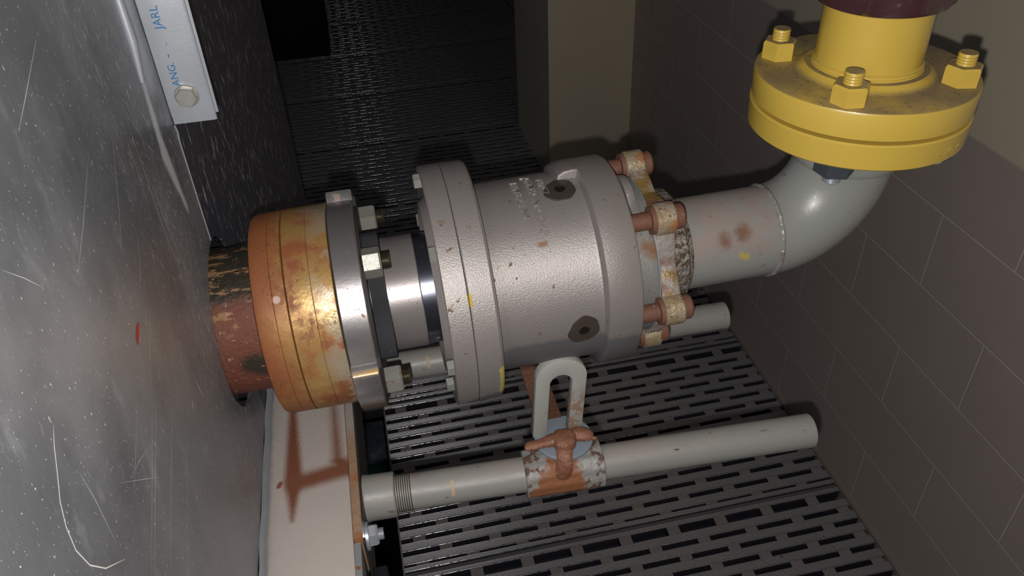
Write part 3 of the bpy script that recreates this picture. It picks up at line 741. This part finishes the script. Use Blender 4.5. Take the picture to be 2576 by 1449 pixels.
bm = bm_(); lathe(bm, [(-.0002, .04), (-.0002, .0920), (.0012, .0938), (.0225, .0946), (.0244, .0938), (.0253, .0920), (.0253, .0620), (.0258, .0585), (.0290, .0545), (.0310, .0520), (.0312, .0470)], n=160); tag(link('upper_flange', bm, M['yellow'], rs, UPM), 'yellow flange with grimy top', None)
bm = bm_(); solid(bm, -.0035, -.0002, .0860, .0004); link('gasket', bm, M['gasket'], rs, UPM)
bm = bm_(); lathe(bm, [(.0295, .0460), (.0310, .0472), (.0322, .0462), (.0334, .0466), (.0348, .0458), (.0360, .0461), (.0372, .0446), (.100, .0443)], n=128); link('pipe', bm, M['yellow'], rs, UPM)
yn = None
for a in (139, 229, 319, 49):
    if yn is None:
        b = bm_(); hexp(b, 0, .0160, .0268, .002, tw=.15); yn = o = link('hex_nut', b, M['yellow'], rs)
        b = bm_(); thread(b, .0155, .0262, .0078, .0024, d=.07); yst = p = link('bolt_end', b, M['yellow'], yn)
    else:
        o = yn.copy(); C.objects.link(o); o.parent = rs; p = yst.copy(); C.objects.link(p); p.parent = o
    o.matrix_basis = frame(Vector((.0762 * math.cos(R_(a)), .0762 * math.sin(R_(a)), .0253)), Vector((0, 0, 1)), Vector((math.cos(a), math.sin(a), 0)), Vector((-math.sin(a), math.cos(a), 0)))
un = thing('pipe_union', 'maroon faceted union nut at the top of the yellow pipe', 'pipe union', T(VX, VY, 1.537))
bm = bm_()
def octa(a, r, s):
    if r < .046: return r
    k = (math.degrees(a) % 45) - 22.5
    return r * math.cos(R_(22.5)) / math.cos(R_(k)) * 1.03
lathe(bm, [(.0, .0445), (-.0005, .0490), (.0015, .0535), (.0050, .0555), (.0400, .0560), (.0430, .0530), (.0430, .044)], n=160, rf=lambda a, r, s: r if s < .003 else octa(a, r, s)); link('union_nut', bm, M['purple'], un, UPM)
bm = bm_(); lathe(bm, [(.04, .0445), (.30, .0445)], n=96); link('hose_end', bm, M['purple'], un, UPM)

# ================================================================== MACHINE FRAME LEDGE
fr = thing('machine_base', 'beige painted frame ledge with rust powder streaks under the journal', 'machine frame', T(-.10, .50, 1.165))
bm = bm_(); box(bm, (-.0455, -.45, -.12), (.0315, .34, 0)); bevel(bm, .0012); link('ledge', bm, M['ledge'], fr)
bm = bm_(); box(bm, (.0318, -.0425, -.050), (.0400, .34, .0012)); bevel(bm, .0008); link('edge_plate', bm, M['rustplate'], fr)
bm = bm_(); box(bm, (.0400, -.05, -.085), (.0418, .34, -.001)); link('face_plate', bm, M['platedark'], fr)
bm = bm_(); box(bm, (.0318, -.46, -.060), (.0385, -.0432, -.004)); bevel(bm, .0006)
box(bm, (-.0, -.2, -.0), (.0, -.2, .0))
link('side_bar', bm, M['greyarm'], fr, Matrix.Rotation(R_(-1.2), 4, 'Z'))
# bolt on the frame side, its washers and the plate below
cbx = Vector((-.0600, .4665, 1.153)) - Vector((-.10, .50, 1.165))
b = bm_(); lathe(b, [(0, 0), (0, .0165), (.0018, .0165), (.0020, .0140), (.0022, .0150), (.0052, .0150), (.0056, .013), (.0056, 0)], n=48); hexp(b, .0056, .0148, .0205, .0022, tw=.2); thread(b, .014, .0205, .0066, .0018); link('frame_bolt', b, M['galv'], fr, T(*cbx) @ Matrix.Scale(.86, 4))
bm = bm_(); box(bm, (.0424, -.32, -.62), (.0560, -.050, -.035)); bevel(bm, .002); link('hanger_plate', bm, M['dark'], fr)

# ================================================================== RODS AND LINK
def rodx(a, b): a, b = Vector(a), Vector(b); x = (b - a).normalized(); y = Vector((0, 0, 1)).cross(x).normalized(); return frame(a, x, y, x.cross(y)), (b - a).length
RM, RL = rodx((-.0580, .5236, 1.136), (.3960, .4997, 1.136))
rd = thing('support_rod', 'nearer grey pipe rod carrying the rusty sleeve, in front of the joint', 'rod', RM)
bm = bm_(); lathe(bm, [(.030, .0), (.030, .0176), (RL - .001, .0176), (RL, .0168), (RL, 0)], n=56); link('rod', bm, M['rod'], rd)
bm = bm_(); thread(bm, .0290, .0460, .0182, .0021, n=56, cap=False, d=.07); link('pipe_thread', bm, M['rodthread'], rd)
bm = bm_(); lathe(bm, [(0, 0), (0, .0232), (.0016, .0226), (.0060, .0222), (.0288, .0220), (.0300, .0210), (.0300, 0)], n=56); link('coupling', bm, M['rod'], rd)
RM2, RL2 = rodx((-.0580, .7060, 1.136), (.3905, .6960, 1.136))
r2 = thing('support_rod', 'farther grey pipe rod passing behind and under the rotary joint', 'rod', RM2)
bm = bm_(); lathe(bm, [(0, 0), (0, .0168), (RL2 - .001, .0168), (RL2, .0160), (RL2, 0)], n=56); link('rod', bm, M['rod'], r2)
bm = bm_(); lathe(bm, [(0, 0), (0, .0240), (.0016, .0222), (.0060, .0205), (.0225, .0205), (.0240, .0196), (.0240, 0)], n=56); link('coupling', bm, M['rod'], r2)
# clamp: sleeve on the rod, disc, wing
cs = RM @ Vector((.1955, 0, 0))
CM = RM.copy(); CM.translation = cs
cl = thing('rod_clamp', 'flaking rusty pipe sleeve with blue-grey disc and rust-crusted wing on the nearer rod', 'clamp', CM)
bm = bm_(); lathe(bm, [(-.0395, .0175), (-.0395, .0222), (-.0385, .0232), (.0375, .0232), (.0385, .0222), (.0385, .0175)], n=72, rf=lambda a, r, s: r + (.0006 * math.sin(a * 5 + s * 90) + .0004 * math.sin(a * 13) if r > .02 else 0)); link('sleeve', bm, M['flake'], cl)
bm = bm_(); lathe(bm, [(.018, 0), (.018, .0125), (.0265, .0120)], n=32, M=frame(Vector((.0035, .012, 0)), Vector((0, 0, 1)), Vector((1, 0, 0)), Vector((0, 1, 0)))); link('stem', bm, M['darkrust'], cl)
DZ = frame(Vector((.0035, .0135, .0290)), Vector((0, 0, 1)), Vector((1, 0, 0)), Vector((0, 1, 0)))
bm = bm_(); lathe(bm, [(-.0022, 0), (-.0022, .0276), (-.0012, .0287), (.0012, .0287), (.0020, .0278), (.0022, .0270), (.0022, 0)], n=80); link('disc', bm, M['disc'], cl, DZ)
# wing: hub with two arms and a web running down to the sleeve
def blob(bm, path, rad, n=18, fl=.75, seed=0):
    rn = random.Random(seed); pts = [Vector(p) for p in path]; rings = []
    for i, p in enumerate(pts):
        t = (pts[min(i + 1, len(pts) - 1)] - pts[max(i - 1, 0)]).normalized()
        up = Vector((0, 0, 1)); up = (up - t * up.dot(t))
        if up.length < .2: up = Vector((0, -1, 0)); up = up - t * up.dot(t)
        up.normalize(); sd = t.cross(up)
        rings.append([bm.verts.new(p + (up * fl * math.cos(2 * PI * k / n) + sd * math.sin(2 * PI * k / n)) * rad[i] * (1 + rn.uniform(-.07, .07))) for k in range(n)])
    for A, B in zip(rings, rings[1:]):
        for k in range(n): bm.faces.new((A[k], A[(k + 1) % n], B[(k + 1) % n], B[k]))
    bm.faces.new(rings[0][::-1]); bm.faces.new(rings[-1])
hz = .0355
bm = bm_()
blob(bm, [(-.0370, .0045, hz - .001), (-.0365, .0040, hz - .001), (-.0330, .0035, hz), (-.0240, .0035, hz), (-.0140, .0050, hz + .001), (-.0040, .0065, hz + .001)], [.0012, .0040, .0056, .0050, .0060, .0090], seed=1)
blob(bm, [(.0090, .0085, hz + .001), (.0160, .0090, hz + .0008), (.0230, .0080, hz), (.0290, .0050, hz), (.0310, .0040, hz), (.0315, .0040, hz)], [.0070, .0078, .0082, .0062, .0035, .001], seed=2)
blob(bm, [(.0290, .003, hz), (.0330, .0010, hz), (.0345, .0005, hz)], [.003, .0022, .001], n=8, seed=3)
v = lathe(bm, [(-.006, 0), (-.006, .0128), (.003, .0132), (.0070, .0105), (.0085, .006), (.0088, 0)], n=26, rf=lambda a, r, s: r * (1 + .05 * math.sin(3 * a) + .04 * math.sin(7 * a)), M=frame(Vector((.0020, .0035, hz)), Vector((0, 0, 1)), Vector((1, 0, 0)), Vector((0, 1, 0))))
blob(bm, [(.001, -.002, hz - .001), (-.0005, -.0085, .0343), (-.001, -.0140, .0320), (-.002, -.0172, .0250), (-.003, -.0186, .0165), (-.004, -.0200, .0070)], [.0095, .0080, .0075, .0085, .0090, .0060], fl=.42, seed=5)
wg = link('wing', bm, M['wing'], cl, angle=60)
sub = wg.modifiers.new('sub', 'SUBSURF'); sub.levels = 1; sub.render_levels = 2
# strap (inverted U) between the rod and the casting
st = thing('lifting_strap', 'thick pale U-shaped strap standing between the disc and the casting', 'strap', T(.1365, .536, 1.166))
def ushape(w, ro, h, ri):
    outer = [(-ro, 0)] + [(ro * math.cos(PI - PI * i / 28), h + ro * .92 * math.sin(PI * i / 28)) for i in range(29)] + [(ro, 0)]
    inner = [(ri, 0)] + [(ri * math.cos(PI * i / 20), h - .0065 + ri * 1.0 * math.sin(PI * i / 20)) for i in range(21)] + [(-ri, 0)]
    return outer, inner
bm = bm_(); outer, inner = ushape(0, .0248, .0745, .0108)
F = []
for y in (-.005, .0052):
    F.append(([bm.verts.new((p[0], y, p[1])) for p in outer], [bm.verts.new((p[0], y, p[1])) for p in inner[::-1]]))
def strip_faces(A, B):
    # connect outer to inner with a fan of quads/tris by arc length index
    na, nb = len(A) - 1, len(B) - 1; i = j = 0
    while i < na or j < nb:
        if j >= nb or (i < na and (i + 1) / na <= (j + 1) / nb): bm.faces.new((A[i], A[i + 1], B[j])); i += 1
        else: bm.faces.new((A[i], B[j + 1], B[j])); j += 1
for O, I in F: strip_faces(O, I)
for k in (0, 1):
    A, B = F[0][k], F[1][k]
    for i in range(len(A) - 1): bm.faces.new((A[i], A[i + 1], B[i + 1], B[i]))
for e in (0, -1): bm.faces.new((F[0][0][e], F[0][1][e], F[1][1][e], F[1][0][e]))
bevel(bm, .0009, 2, 50)
bmesh.ops.transform(bm, matrix=Matrix.Rotation(R_(3.5), 4, 'Y'), verts=bm.verts)
link('strap', bm, M['strap'], st)
hb = thing('hanger_bar', 'dark rusty tapered bar hanging from the casting behind the pale strap', 'bar', T(.125, .556, 1.166))
bm = bm_(); extr(bm, [(-.018, .072), (-.006, .072), (.0055, .066), (.0235, -.006), (-.004, -.010), (-.010, .03)], -.004, .004, M=Matrix.Rotation(PI / 2, 4, 'Z') @ Matrix.Scale(-1, 4, (0, 1, 0))); bevel(bm, .001)
link('bar', bm, M['darkrust'], hb)
